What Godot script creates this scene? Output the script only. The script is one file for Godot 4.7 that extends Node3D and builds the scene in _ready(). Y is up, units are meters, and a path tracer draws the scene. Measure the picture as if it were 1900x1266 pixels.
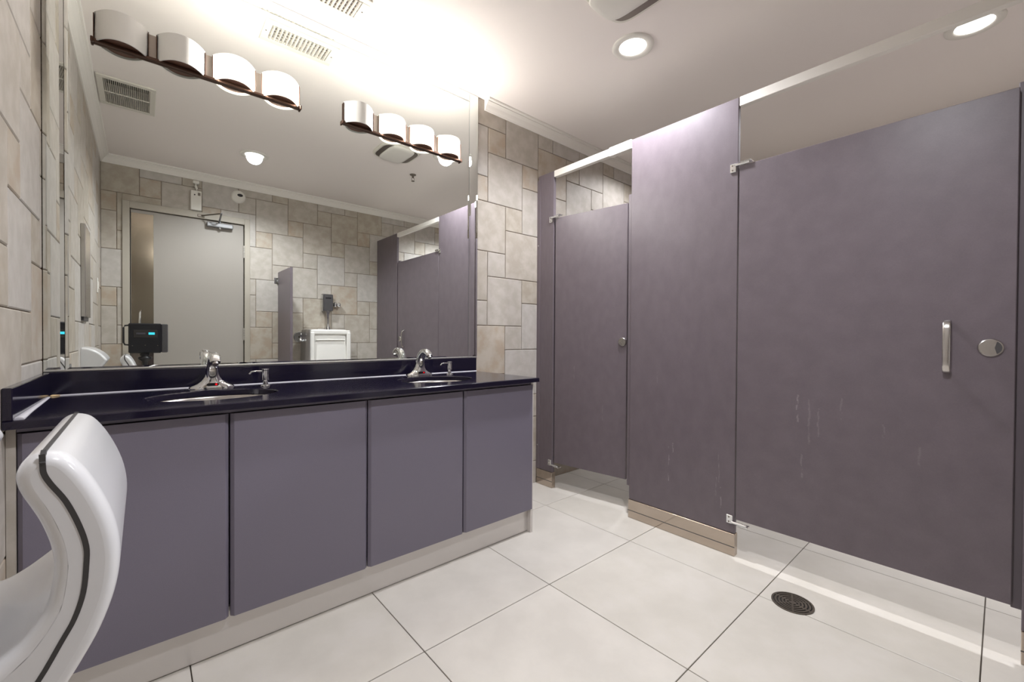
extends Node3D
# A tiled washroom: vanity with a wall mirror, two stalls, a hand dryer, seen from a scanner on a tripod.

const WARM := Color(1.0, 0.985, 0.965)
const COOL := Color(0.975, 0.98, 1.0)

var M := {}
var names := {}
var UU := Vector3(1, 0, 0)
var UV := Vector3(0, -1, 0)
var UO := Vector2.ZERO
var group_id := 0
var tile_meshes := {}

# ---------------------------------------------------------------- helpers
func numbered(called: String) -> String:
	if not names.has(called):
		names[called] = 0
		return called
	names[called] += 1
	return "%s_%03d" % [called, names[called]]

func tag(o: Node, label: String, category: String, group := "") -> void:
	o.set_meta("label", label)
	o.set_meta("category", category)
	if group != "":
		o.set_meta("group", group)

func thing(called: String, label: String, category: String, at := Vector3.ZERO, turn := 0.0, group := "") -> Node3D:
	var o := Node3D.new()
	o.name = numbered(called)
	add_child(o)
	o.position = at
	o.rotation.y = turn
	tag(o, label, category, group)
	return o

func begin() -> SurfaceTool:
	var st := SurfaceTool.new()
	st.begin(Mesh.PRIMITIVE_TRIANGLES)
	return st

func mesh_of(st: SurfaceTool) -> ArrayMesh:
	st.generate_normals()
	return st.commit()

func obj(called: String, st: SurfaceTool, m: Material, parent: Node = null, label := "") -> MeshInstance3D:
	var o := MeshInstance3D.new()
	o.mesh = mesh_of(st)
	o.material_override = null
	o.mesh.surface_set_material(0, m)
	if parent == null:
		o.name = numbered(called)
		add_child(o)
	else:
		o.name = called
		parent.add_child(o, true)
	if label != "":
		o.set_meta("label", label)
	return o

func struct(called: String, st: SurfaceTool, m: Material) -> MeshInstance3D:
	var o := obj(called, st, m)
	o.set_meta("kind", "structure")
	return o

func vtx(st: SurfaceTool, p: Vector3) -> void:
	st.set_uv(Vector2(p.dot(UU) + UO.x, p.dot(UV) + UO.y))
	st.add_vertex(p)

func tri(st: SurfaceTool, a: Vector3, b: Vector3, c: Vector3) -> void:
	vtx(st, a); vtx(st, b); vtx(st, c)

# flat convex polygon facing n
func poly(st: SurfaceTool, pts: Array, n: Vector3) -> void:
	st.set_smooth_group(-1)
	var cr: Vector3 = (pts[1] - pts[0]).cross(pts[2] - pts[0])
	var flip := cr.dot(n) > 0.0
	for i in range(1, pts.size() - 1):
		if flip:
			tri(st, pts[0], pts[i + 1], pts[i])
		else:
			tri(st, pts[0], pts[i], pts[i + 1])

# box with chamfered edges
func cbox(st: SurfaceTool, c: Vector3, s: Vector3, ch := 0.002, xf := Transform3D.IDENTITY) -> void:
	var h := s * 0.5
	ch = minf(ch, minf(h.x, minf(h.y, h.z)) * 0.9)
	var q := func(sx: float, sy: float, sz: float, ax: int) -> Vector3:
		var v := Vector3(sx * (h.x - ch), sy * (h.y - ch), sz * (h.z - ch))
		v[ax] += [sx, sy, sz][ax] * ch
		return xf * (c + v)
	for ax in 3:
		for s0 in [-1.0, 1.0]:
			var b := (ax + 1) % 3
			var d := (ax + 2) % 3
			var pts := []
			for k in [[-1.0, -1.0], [1.0, -1.0], [1.0, 1.0], [-1.0, 1.0]]:
				var sg := [0.0, 0.0, 0.0]
				sg[ax] = s0; sg[b] = k[0]; sg[d] = k[1]
				pts.append(q.call(sg[0], sg[1], sg[2], ax))
			var n := Vector3.ZERO
			n[ax] = s0
			poly(st, pts, xf.basis * n)
	for ax in 3:      # edges along ax
		var b := (ax + 1) % 3
		var d := (ax + 2) % 3
		for sb in [-1.0, 1.0]:
			for sd in [-1.0, 1.0]:
				var pts := []
				for e in [[-1.0, b], [1.0, b], [1.0, d], [-1.0, d]]:
					var sg := [0.0, 0.0, 0.0]
					sg[ax] = e[0]; sg[b] = sb; sg[d] = sd
					pts.append(q.call(sg[0], sg[1], sg[2], e[1]))
				var n := Vector3.ZERO
				n[b] = sb; n[d] = sd
				poly(st, pts, xf.basis * n)
	for sx in [-1.0, 1.0]:
		for sy in [-1.0, 1.0]:
			for sz in [-1.0, 1.0]:
				poly(st, [q.call(sx, sy, sz, 0), q.call(sx, sy, sz, 1), q.call(sx, sy, sz, 2)], xf.basis * Vector3(sx, sy, sz))

func box2(st: SurfaceTool, a: Vector3, b: Vector3, ch := 0.002) -> void:
	cbox(st, (a + b) * 0.5, (b - a).abs(), ch)

# skin over rings with equal counts; smooth
func loft(st: SurfaceTool, rings: Array, cap0 := true, cap1 := true, closed := true) -> void:
	group_id += 1
	var n: int = rings[0].size()
	var cents := []
	for r in rings:
		var cc := Vector3.ZERO
		for p in r: cc += p
		cents.append(cc / n)
	# orientation
	var score := 0.0
	for k in rings.size() - 1:
		var axis: Vector3 = cents[k + 1] - cents[k]
		var nw := Vector3.ZERO
		for i in n:
			nw += (rings[k][i] - cents[k]).cross(rings[k][(i + 1) % n] - cents[k])
			nw += (rings[k + 1][i] - cents[k + 1]).cross(rings[k + 1][(i + 1) % n] - cents[k + 1])
		score += nw.dot(axis)
	var ccw := score > 0.0
	st.set_smooth_group(group_id)
	for k in rings.size() - 1:
		var cnt := n if closed else n - 1
		for i in cnt:
			var j := (i + 1) % n
			var a: Vector3 = rings[k][i]
			var b: Vector3 = rings[k][j]
			var c: Vector3 = rings[k + 1][j]
			var d: Vector3 = rings[k + 1][i]
			if ccw:
				tri(st, a, c, b); tri(st, a, d, c)
			else:
				tri(st, a, b, c); tri(st, a, c, d)
	st.set_smooth_group(-1)
	if cap0: cap(st, rings[0], (cents[0] - cents[1]).normalized())
	if cap1: cap(st, rings[-1], (cents[-1] - cents[-2]).normalized())

func cap(st: SurfaceTool, ring: Array, n: Vector3) -> void:
	st.set_smooth_group(-1)
	var u := n.cross(Vector3(0.31, 0.83, 0.46)).normalized()
	var w := n.cross(u)
	var pts := PackedVector2Array()
	for p in ring: pts.append(Vector2(p.dot(u), p.dot(w)))
	var idx := Geometry2D.triangulate_polygon(pts)
	for t in range(0, idx.size(), 3):
		poly(st, [ring[idx[t]], ring[idx[t + 1]], ring[idx[t + 2]]], n)

func frame_of(d: Vector3) -> Basis:
	var up := Vector3.UP if absf(d.y) < 0.95 else Vector3.RIGHT
	var x := up.cross(d).normalized()
	return Basis(x, d.cross(x).normalized(), d)

func circle(c: Vector3, b: Basis, rx: float, ry: float, n: int) -> Array:
	var r := []
	for i in n:
		var a := TAU * i / n
		r.append(c + b.x * (cos(a) * rx) + b.y * (sin(a) * ry))
	return r

func cyl(st: SurfaceTool, a: Vector3, b: Vector3, r0: float, r1 := -1.0, n := 20, bev := 0.0) -> void:
	if r1 < 0.0: r1 = r0
	var d := (b - a).normalized()
	var f := frame_of(d)
	if bev > 0.0:
		loft(st, [circle(a, f, r0 - bev, r0 - bev, n), circle(a + d * bev, f, r0, r0, n)], true, false)
		loft(st, [circle(a + d * bev, f, r0, r0, n), circle(b - d * bev, f, r1, r1, n)], false, false)
		loft(st, [circle(b - d * bev, f, r1, r1, n), circle(b, f, r1 - bev, r1 - bev, n)], false, true)
	else:
		loft(st, [circle(a, f, r0, r0, n), circle(b, f, r1, r1, n)])

func tube(st: SurfaceTool, path: Array, radii: Array, n := 12, flat := 1.0) -> void:
	var rings := []
	for i in path.size():
		var d: Vector3 = path[mini(i + 1, path.size() - 1)] - path[maxi(i - 1, 0)]
		var f := frame_of(d.normalized())
		rings.append(circle(path[i], f, radii[i], radii[i] * flat, n))
	loft(st, rings)

# profile [radius, height] turned about the y axis of xf
func lathe(st: SurfaceTool, prof: Array, xf: Transform3D, n := 24, sharp := false) -> void:
	var rings := []
	for p in prof:
		var r := []
		for i in n:
			var a := TAU * i / n
			r.append(xf * Vector3(cos(a) * p[0], p[1], sin(a) * p[0]))
		rings.append(r)
	if sharp:
		for k in rings.size() - 1: loft(st, [rings[k], rings[k + 1]], false, false)
		if prof[0][0] > 0.0005: cap(st, rings[0], (rings[0][0] - rings[1][0]).normalized() if prof[0][1] != prof[1][1] else xf.basis.y)
	else:
		loft(st, rings, prof[0][0] > 0.0005, prof[-1][0] > 0.0005)

# polygon in the xy plane of xf pushed from z0 to z1
func extrude(st: SurfaceTool, pts: Array, z0: float, z1: float, xf: Transform3D, smooth := false) -> void:
	var a := []
	var b := []
	for p in pts:
		a.append(xf * Vector3(p.x, p.y, z0))
		b.append(xf * Vector3(p.x, p.y, z1))
	if smooth:
		loft(st, [a, b])
		return
	var pg := PackedVector2Array()
	for p in pts: pg.append(p)
	var cw := Geometry2D.is_polygon_clockwise(pg)
	for i in pts.size():
		var j := (i + 1) % pts.size()
		var e: Vector2 = pts[j] - pts[i]
		var n := Vector2(e.y, -e.x) * (-1.0 if cw else 1.0)
		poly(st, [a[i], a[j], b[j], b[i]], xf.basis * Vector3(n.x, n.y, 0) * -1.0 if false else xf.basis * Vector3(n.x, n.y, 0))
	var dz := signf(z1 - z0)
	cap(st, a, xf.basis * Vector3(0, 0, -dz))
	cap(st, b, xf.basis * Vector3(0, 0, dz))

func spline(p: Array, k: int) -> Array:
	var out := []
	for i in p.size() - 1:
		var a: Vector2 = p[maxi(i - 1, 0)]
		var d: Vector2 = p[mini(i + 2, p.size() - 1)]
		for j in k:
			out.append((p[i] as Vector2).cubic_interpolate(p[i + 1], a, d, float(j) / k))
	out.append(p[-1])
	return out

# ---------------------------------------------------------------- materials
func mat(called: String, c: Color, rough := 0.6, metal := 0.0) -> StandardMaterial3D:
	var m := StandardMaterial3D.new()
	m.resource_name = called
	m.albedo_color = c
	m.roughness = rough
	m.metallic = metal
	M[called] = m
	return m

func noise_tex(cols: Array, seed_value: int, freq: float, offs: Array, oct := 5) -> NoiseTexture2D:
	var nz := FastNoiseLite.new()
	nz.seed = seed_value
	nz.noise_type = FastNoiseLite.TYPE_SIMPLEX_SMOOTH
	nz.frequency = freq
	nz.fractal_octaves = oct
	nz.fractal_gain = 0.55
	var g := Gradient.new()
	g.offsets = PackedFloat32Array(offs)
	g.colors = PackedColorArray(cols)
	var t := NoiseTexture2D.new()
	t.width = 512
	t.height = 512
	t.seamless = true
	t.noise = nz
	t.color_ramp = g
	return t

func tri_mat(called: String, tex: Texture2D, scale: float, rough: float) -> StandardMaterial3D:
	var m := mat(called, Color.WHITE, rough)
	m.albedo_texture = tex
	m.uv1_triplanar = true
	m.uv1_world_triplanar = true
	m.uv1_scale = Vector3.ONE * scale
	return m

# laminate with faint mottling and the pale drip and scuff marks it carries
func laminate(called: String, base: Color, seed_value: int, marks: Array) -> StandardMaterial3D:
	var w := 384
	var h := 768
	var im := Image.create(w, h, false, Image.FORMAT_RGB8)
	var nz := FastNoiseLite.new()
	nz.seed = seed_value
	nz.frequency = 0.02
	nz.fractal_octaves = 4
	var fine := RandomNumberGenerator.new()
	fine.seed = seed_value
	for y in h:
		for x in w:
			var k := 1.0 + 0.05 * nz.get_noise_2d(x, y) + fine.randf_range(-0.022, 0.022)
			im.set_pixel(x, y, Color(base.r * k, base.g * k, base.b * k))
	for s in marks:      # u, v from, v to, strength, width in pixels
		var x0 := int(s[0] * w)
		for y in range(int(s[1] * h), int(s[2] * h)):
			var wob := int(1.5 * sin(y * 0.11 + s[0] * 40.0))
			for dx in range(-int(s[4]), int(s[4]) + 1):
				var x := clampi(x0 + wob + dx, 0, w - 1)
				if nz.get_noise_2d(x * 9.0, y * 2.2) > -0.12:
					im.set_pixel(x, y, im.get_pixel(x, y).lerp(Color(0.78, 0.75, 0.76), minf(0.6, s[3] * 1.7) * fine.randf_range(0.4, 1.0)))
	var m := mat(called, Color.WHITE, 0.36)
	m.albedo_texture = ImageTexture.create_from_image(im)
	m.texture_repeat = false
	m.metallic_specular = 0.5
	return m

func make_materials() -> void:
	# ceramic wall tiles in several tones
	var tones := [
		[Color8(174, 167, 157), Color8(180, 173, 164), Color8(186, 179, 171)],
		[Color8(170, 161, 149), Color8(177, 169, 158), Color8(184, 176, 166)],
		[Color8(178, 173, 166), Color8(184, 178, 172), Color8(189, 184, 178)],
		[Color8(166, 156, 142), Color8(173, 164, 151), Color8(180, 172, 160)],
		[Color8(172, 157, 140), Color8(177, 166, 152), Color8(183, 174, 162)],
	]
	for i in tones.size():
		tri_mat("wall_tile_%s" % ["sand", "clay", "stone", "ochre", "rust"][i], noise_tex(tones[i], 11 + i, 0.012, [0.25, 0.5, 0.75]), [1.5, 1.3, 1.7, 1.4, 1.2][i], 0.55)
	tri_mat("wall_grout", noise_tex([Color8(120, 105, 90), Color8(146, 131, 114)], 31, 0.05, [0.3, 0.7]), 2.0, 0.9)
	tri_mat("floor_tile", noise_tex([Color8(209, 204, 196), Color8(213, 208, 200), Color8(217, 212, 204)], 41, 0.01, [0.2, 0.5, 0.8]), 0.7, 0.3)
	tri_mat("floor_tile_b", noise_tex([Color8(207, 202, 193), Color8(211, 206, 197), Color8(215, 210, 202)], 43, 0.012, [0.2, 0.5, 0.8]), 0.6, 0.3)
	mat("floor_grout", Color8(84, 76, 68), 0.9)
	mat("ceiling_paint", Color8(238, 231, 227), 0.85)
	mat("crown_paint", Color8(232, 228, 222), 0.5)
	mat("wall_paint", Color8(200, 192, 180), 0.8)
	mat("silvered_glass", Color8(243, 247, 244), 0.0, 1.0)
	mat("glass_edge", Color8(92, 122, 112), 0.15)
	mat("aluminium", Color8(214, 212, 208), 0.35, 0.9)
	mat("white_rail", Color8(226, 222, 216), 0.4)
	mat("chrome", Color8(226, 228, 230), 0.07, 1.0)
	mat("satin_steel", Color8(196, 192, 188), 0.25, 1.0)
	mat("plate_steel", Color8(168, 156, 142), 0.15, 1.0)
	mat("closer_metal", Color8(134, 134, 136), 0.45, 0.5)
	mat("polished_steel", Color8(186, 174, 162), 0.1, 1.0)
	mat("kick_steel", Color8(214, 210, 207), 0.3, 0.5)
	var granite := mat("black_stone", Color.WHITE, 0.1)
	granite.albedo_texture = noise_tex([Color8(19, 16, 32), Color8(25, 21, 40), Color8(62, 58, 86)], 71, 0.35, [0.0, 0.72, 0.95], 2)
	granite.uv1_triplanar = true
	granite.uv1_world_triplanar = true
	granite.uv1_scale = Vector3.ONE * 4.0
	mat("caulk", Color8(214, 212, 220), 0.4)
	mat("old_caulk", Color8(214, 186, 140), 0.6)
	var cab := mat("cabinet_laminate", Color.WHITE, 0.38)
	cab.albedo_texture = noise_tex([Color8(115, 110, 124), Color8(119, 114, 128)], 81, 0.2, [0.2, 0.8])
	cab.uv1_triplanar = true
	cab.uv1_world_triplanar = true
	cab.uv1_scale = Vector3.ONE * 3.0
	mat("cabinet_white", Color8(214, 208, 204), 0.5)
	mat("dryer_shell", Color8(220, 220, 222), 0.16)
	M.dryer_shell.clearcoat_enabled = true
	M.dryer_shell.clearcoat = 0.5
	mat("dryer_inside", Color8(176, 178, 180), 0.25)
	mat("rubber_dark", Color8(62, 60, 60), 0.6)
	mat("bronze", Color8(92, 70, 60), 0.35, 0.8)
	mat("bronze_plate", Color8(118, 84, 70), 0.4, 0.6)
	mat("taupe_plate", Color8(168, 158, 148), 0.35, 0.5)
	var fr := mat("frosted_glass", Color8(240, 241, 238), 0.3)
	fr.backlight_enabled = true
	fr.backlight = Color(0.15, 0.15, 0.15)
	var lit := mat("lit_frosted_glass", Color8(240, 238, 230), 0.3)
	lit.emission_enabled = true
	lit.emission = Color(1.0, 0.97, 0.91)
	lit.emission_energy_multiplier = 0.9
	var led := mat("downlight_lens", Color8(245, 245, 245), 0.4)
	led.emission_enabled = true
	led.emission = Color(1.0, 0.99, 0.97)
	led.emission_energy_multiplier = 3.0
	mat("white_plastic", Color8(224, 221, 214), 0.45)
	mat("grille_white", Color8(216, 212, 202), 0.5)
	mat("duct_metal", Color8(128, 126, 122), 0.55, 0.2)
	mat("door_paint", Color8(154, 148, 141), 0.5)
	mat("frame_paint", Color8(172, 165, 153), 0.5)
	mat("black_plastic", Color8(20, 19, 24), 0.35)
	mat("grey_plastic", Color8(72, 70, 72), 0.35)
	mat("porcelain", Color8(232, 230, 226), 0.12)
	mat("iron", Color8(120, 112, 104), 0.4, 0.8)
	mat("matte_dark", Color8(38, 34, 32), 0.8)  # near-black: painted shade under the drain rings, and the scanner display
	var red := mat("sensor_red_light", Color8(120, 10, 20), 0.2)
	red.emission_enabled = true
	red.emission = Color(1.0, 0.05, 0.1)
	red.emission_energy_multiplier = 0.5
	var scr := mat("display_teal", Color8(30, 120, 130), 0.3)
	scr.emission_enabled = true
	scr.emission = Color(0.25, 0.85, 0.95)
	scr.emission_energy_multiplier = 0.7
	mat("display_grey", Color8(70, 68, 76), 0.3)

# ---------------------------------------------------------------- camera and light
func lamp_light(parent: Node, at: Vector3, c: Color, energy: float, size: float) -> void:
	var l := OmniLight3D.new()
	l.name = "glow"
	parent.add_child(l, true)
	l.position = at
	l.light_color = c
	l.light_energy = energy
	l.light_size = size
	l.omni_range = 8.0
	l.omni_attenuation = 2.0
	l.shadow_enabled = true

func camera_and_sky() -> void:
	var cam := Camera3D.new()
	cam.name = "camera"
	add_child(cam)
	cam.keep_aspect = Camera3D.KEEP_HEIGHT
	cam.fov = rad_to_deg(2.0 * atan(633.0 / 790.62))
	cam.near = 0.02
	var yaw := deg_to_rad(40.955)
	var pit := deg_to_rad(-0.57)
	var rol := deg_to_rad(0.331)
	var f := Vector3(sin(yaw) * cos(pit), sin(pit), -cos(yaw) * cos(pit))
	var r0 := Vector3(cos(yaw), 0, sin(yaw))
	var u0 := Vector3(-sin(yaw) * sin(pit), cos(pit), cos(yaw) * sin(pit))
	var r := r0 * cos(rol) + u0 * sin(rol)
	var u := u0 * cos(rol) - r0 * sin(rol)
	cam.transform = Transform3D(Basis(r, u, -f), Vector3(0, 1.062, 0))
	cam.current = true
	var we := WorldEnvironment.new()
	we.name = "environment"
	var e := Environment.new()
	e.background_mode = Environment.BG_COLOR
	e.background_color = Color(0.02, 0.02, 0.02)
	e.tonemap_mode = Environment.TONE_MAPPER_LINEAR
	e.tonemap_exposure = 1.54
	e.sdfgi_enabled = true
	e.ssao_enabled = true
	e.ssil_enabled = true
	we.environment = e
	add_child(we)

# ---------------------------------------------------------------- tiled surfaces
func tile_shape(st: SurfaceTool, r: Rect2, off: Vector2) -> void:
	var t := 0.006
	var ch := 0.0035
	var a := r.position - off
	var b := r.end - off
	var o := [Vector3(a.x, a.y, 0), Vector3(b.x, a.y, 0), Vector3(b.x, b.y, 0), Vector3(a.x, b.y, 0)]
	var mid := []
	var top := []
	for p in o: mid.append(p + Vector3(0, 0, t - ch * 0.7))
	top = [Vector3(a.x + ch, a.y + ch, t), Vector3(b.x - ch, a.y + ch, t), Vector3(b.x - ch, b.y - ch, t), Vector3(a.x + ch, b.y - ch, t)]
	poly(st, top, Vector3(0, 0, 1))
	var ns := [Vector3(0, -1, 0), Vector3(1, 0, 0), Vector3(0, 1, 0), Vector3(-1, 0, 0)]
	for i in 4:
		var j := (i + 1) % 4
		poly(st, [mid[i], mid[j], top[j], top[i]], ns[i] + Vector3(0, 0, 1))
		poly(st, [o[i], o[j], mid[j], mid[i]], ns[i])

func cut(r: Rect2, holes: Array) -> Array:
	var out := [r]
	for h in holes:
		var nxt := []
		for q in out:
			if not q.intersects(h):
				nxt.append(q)
				continue
			var x: Rect2 = q.intersection(h)
			if x.position.x - q.position.x > 0.004: nxt.append(Rect2(q.position, Vector2(x.position.x - q.position.x, q.size.y)))
			if q.end.x - x.end.x > 0.004: nxt.append(Rect2(Vector2(x.end.x, q.position.y), Vector2(q.end.x - x.end.x, q.size.y)))
			if x.position.y - q.position.y > 0.004: nxt.append(Rect2(Vector2(x.position.x, q.position.y), Vector2(x.size.x, x.position.y - q.position.y)))
			if q.end.y - x.end.y > 0.004: nxt.append(Rect2(Vector2(x.position.x, x.end.y), Vector2(x.size.x, q.end.y - x.end.y)))
		out = nxt
	return out

# pinwheel pattern of large and small tiles; xf: x along the wall, y up, z out of the wall
func tile_wall(parent: Node3D, xf: Transform3D, mod: Vector2, anchor: Vector2, va: Vector2, vb: Vector2, small_off: Vector2, area: Rect2, holes: Array, seed_value: int) -> void:
	var rng := RandomNumberGenerator.new()
	rng.seed = seed_value
	var kinds := ["wall_tile_sand", "wall_tile_clay", "wall_tile_stone", "wall_tile_ochre", "wall_tile_rust"]
	var gap := 0.0018
	for i in range(-24, 25):
		for j in range(-24, 25):
			for kind in 2:
				var cell: Vector2 = va * i + vb * j + (small_off if kind == 1 else Vector2.ZERO)
				var sz := 1.0 if kind == 1 else 2.0
				var x0 := anchor.x + cell.x * mod.x
				var y1 := anchor.y - cell.y * mod.y
				var full := Rect2(x0 + gap, y1 - sz * mod.y + gap, sz * mod.x - 2 * gap, sz * mod.y - 2 * gap)
				if not full.intersects(area): continue
				var r := full.intersection(area)
				if r.size.x < 0.012 or r.size.y < 0.012: continue
				var pieces := cut(r, holes)
				if pieces.is_empty(): continue
				var pick := rng.randf()
				var k := 0 if pick < 0.36 else (1 if pick < 0.56 else (2 if pick < 0.8 else (3 if pick < 0.93 else 4)))
				if kind == 1 and pick > 0.5: k = 3 if pick < 0.8 else 4
				var c := r.get_center()
				var key := "%.3f_%.3f_%s" % [r.size.x, r.size.y, kinds[k]]
				var whole: bool = pieces.size() == 1 and pieces[0] == r
				var ms: ArrayMesh
				if whole and tile_meshes.has(key):
					ms = tile_meshes[key]
				else:
					var st := begin()
					for q in pieces: tile_shape(st, q, c)
					ms = mesh_of(st)
					ms.surface_set_material(0, M[kinds[k]])
					if whole: tile_meshes[key] = ms
				var o := MeshInstance3D.new()
				o.mesh = ms
				o.name = "tile"
				parent.add_child(o, true)
				o.transform = xf * Transform3D(Basis.IDENTITY, Vector3(c.x, c.y, 0))

func build_room() -> void:
	# floor: slab of grout with large tiles laid on it
	var st := begin()
	box2(st, Vector3(-0.40, -0.12, -2.36), Vector3(4.34, -0.005, 0.74), 0.0)
	var fl := struct("floor", st, M.floor_grout)
	var xs := [-0.272]
	for i in range(-2, 8):
		var x := 0.716 + 0.602 * i
		if x > -0.26 and x < 4.19: xs.append(x)
	xs.append(4.2)
	var zs := [-2.232]
	for j in range(-2, 6):
		var z := -1.880 + 0.615 * j
		if z > -2.2 and z < 0.58: zs.append(z)
	zs.append(0.605)
	var rng := RandomNumberGenerator.new()
	rng.seed = 5
	for i in xs.size() - 1:
		for j in zs.size() - 1:
			st = begin()
			var g := 0.0017
			var a := Vector3(xs[i] + g, 0, zs[j] + g)
			var b := Vector3(xs[i + 1] - g, 0, zs[j + 1] - g)
			var c := (a + b) * 0.5
			cbox(st, Vector3(0, -0.004, 0), Vector3(b.x - a.x, 0.008, b.z - a.z), 0.001)
			var o := obj("tile", st, M.floor_tile if rng.randf() < 0.6 else M.floor_tile_b, fl)
			o.position = c
	# ceiling
	st = begin()
	var openings := [Rect2(-0.068 - 0.108, -0.732 - 0.178, 0.216, 0.356), Rect2(0.630 - 0.140, -2.003 - 0.060, 0.280, 0.120)]
	for q in cut(Rect2(-0.40, -2.36, 4.74, 3.10), openings):
		box2(st, Vector3(q.position.x, 2.60, q.position.y), Vector3(q.end.x, 2.72, q.end.y), 0.0)
	var ce := struct("ceiling", st, M.ceiling_paint)
	for q in openings:      # sheet metal ducts above the two air grilles
		st = begin()
		var w := 0.004
		box2(st, Vector3(q.position.x - w, 2.72, q.position.y - w), Vector3(q.position.x, 3.60, q.end.y + w), 0.0)
		box2(st, Vector3(q.end.x, 2.72, q.position.y - w), Vector3(q.end.x + w, 3.60, q.end.y + w), 0.0)
		box2(st, Vector3(q.position.x, 2.72, q.position.y - w), Vector3(q.end.x, 3.60, q.position.y), 0.0)
		box2(st, Vector3(q.position.x, 2.72, q.end.y), Vector3(q.end.x, 3.60, q.end.y + w), 0.0)
		box2(st, Vector3(q.position.x - w, 3.60, q.position.y - w), Vector3(q.end.x + w, 3.605, q.end.y + w), 0.0)
		obj("duct", st, M.duct_metal, ce)
	# wall behind the vanity and the stalls
	st = begin()
	box2(st, Vector3(-0.40, 0.0, -2.36), Vector3(4.34, 2.60, -2.232), 0.0)
	var wf := struct("wall_front", st, M.wall_grout)
	tile_wall(wf, Transform3D(Basis.IDENTITY, Vector3(0, 0, -2.232)), Vector2(0.1528, 0.1625), Vector2(1.716, 2.272), Vector2(2, 1), Vector2(-1, 2), Vector2(0, -1), Rect2(1.60, 0.0, 2.60, 2.60), [], 3)
	# wall with the hand dryer
	st = begin()
	box2(st, Vector3(-0.40, 0.0, -2.232), Vector3(-0.272, 2.60, 0.74), 0.0)
	var wl := struct("wall_left", st, M.wall_grout)
	tile_wall(wl, Transform3D(Basis(Vector3(0, 0, -1), Vector3.UP, Vector3(1, 0, 0)), Vector3(-0.272, 0, 0)), Vector2(0.1565, 0.161), Vector2(1.72, 1.453), Vector2(2, 1), Vector2(-1, 2), Vector2(0, -1), Rect2(-0.60, 0.0, 2.82, 2.60), [], 4)
	# wall with the entrance door
	st = begin()
	var hx := [-0.10, 0.80]
	box2(st, Vector3(-0.272, 0.0, 0.605), Vector3(hx[0], 2.60, 0.74), 0.0)
	box2(st, Vector3(hx[1], 0.0, 0.605), Vector3(4.34, 2.60, 0.74), 0.0)
	box2(st, Vector3(hx[0], 2.20, 0.605), Vector3(hx[1], 2.60, 0.74), 0.0)
	var wb := struct("wall_back", st, M.wall_grout)
	tile_wall(wb, Transform3D(Basis(Vector3(-1, 0, 0), Vector3.UP, Vector3(0, 0, -1)), Vector3(0, 0, 0.605)), Vector2(0.150, 0.1645), Vector2(-1.184, 2.46), Vector2(-1, 2), Vector2(-2, -1), Vector2(1, 2), Rect2(-4.2, 0.0, 4.466, 2.60), [Rect2(-0.83, -0.1, 0.96, 2.335)], 6)
	st = begin()
	box2(st, Vector3(4.2, 0.0, -2.232), Vector3(4.34, 2.60, 0.605), 0.0)
	struct("wall_right", st, M.wall_paint)
	# crown mouldings
	var prof := [Vector2(0, -0.068), Vector2(0.007, -0.068), Vector2(0.010, -0.060), Vector2(0.016, -0.052), Vector2(0.026, -0.036), Vector2(0.038, -0.024), Vector2(0.043, -0.021), Vector2(0.043, -0.014), Vector2(0.052, -0.012), Vector2(0.055, -0.007), Vector2(0.055, 0.0), Vector2(0, 0)]
	st = begin()
	extrude(st, prof, 0.0, 2.517, Transform3D(Basis(Vector3(0, 0, 1), Vector3.UP, Vector3(1, 0, 0)), Vector3(1.683, 2.60, -2.226)))
	struct("trim_1", st, M.crown_paint)
	st = begin()
	extrude(st, prof, 0.0, 2.815, Transform3D(Basis(Vector3(1, 0, 0), Vector3.UP, Vector3(0, 0, 1)), Vector3(-0.266, 2.60, -2.216)))
	struct("trim_2", st, M.crown_paint)
	st = begin()
	extrude(st, prof, 0.0, 4.466, Transform3D(Basis(Vector3(0, 0, -1), Vector3.UP, Vector3(1, 0, 0)), Vector3(-0.266, 2.60, 0.599)))
	struct("trim_3", st, M.crown_paint)

# ---------------------------------------------------------------- mirror
func mirror_pane(parent: Node, called: String, x0: float, x1: float, y0: float, y1: float, bevel: float) -> void:
	# silvered face with a ground bevel, 5 mm glass
	var z := -2.220
	var dz := 0.0012
	var st := begin()
	var inner := [Vector3(x0 + bevel, y0 + bevel, z), Vector3(x1 - bevel, y0 + bevel, z), Vector3(x1 - bevel, y1 - bevel, z), Vector3(x0 + bevel, y1 - bevel, z)]
	var outer := [Vector3(x0, y0, z - dz), Vector3(x1, y0, z - dz), Vector3(x1, y1, z - dz), Vector3(x0, y1, z - dz)]
	poly(st, inner, Vector3(0, 0, 1))
	for i in 4:
		poly(st, [outer[i], outer[(i + 1) % 4], inner[(i + 1) % 4], inner[i]], Vector3(0, 0, 1))
	var o := obj(called, st, M.silvered_glass, parent)
	st = begin()
	for i in 4:
		var a: Vector3 = outer[i]
		var b: Vector3 = outer[(i + 1) % 4]
		var n := (b - a).cross(Vector3(0, 0, 1))
		poly(st, [a, b, b - Vector3(0, 0, 0.0045), a - Vector3(0, 0, 0.0045)], n)
	poly(st, [outer[0] - Vector3(0, 0, 0.0045), outer[1] - Vector3(0, 0, 0.0045), outer[2] - Vector3(0, 0, 0.0045), outer[3] - Vector3(0, 0, 0.0045)], Vector3(0, 0, -1))
	obj("glass_edge", st, M.glass_edge, o)

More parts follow.
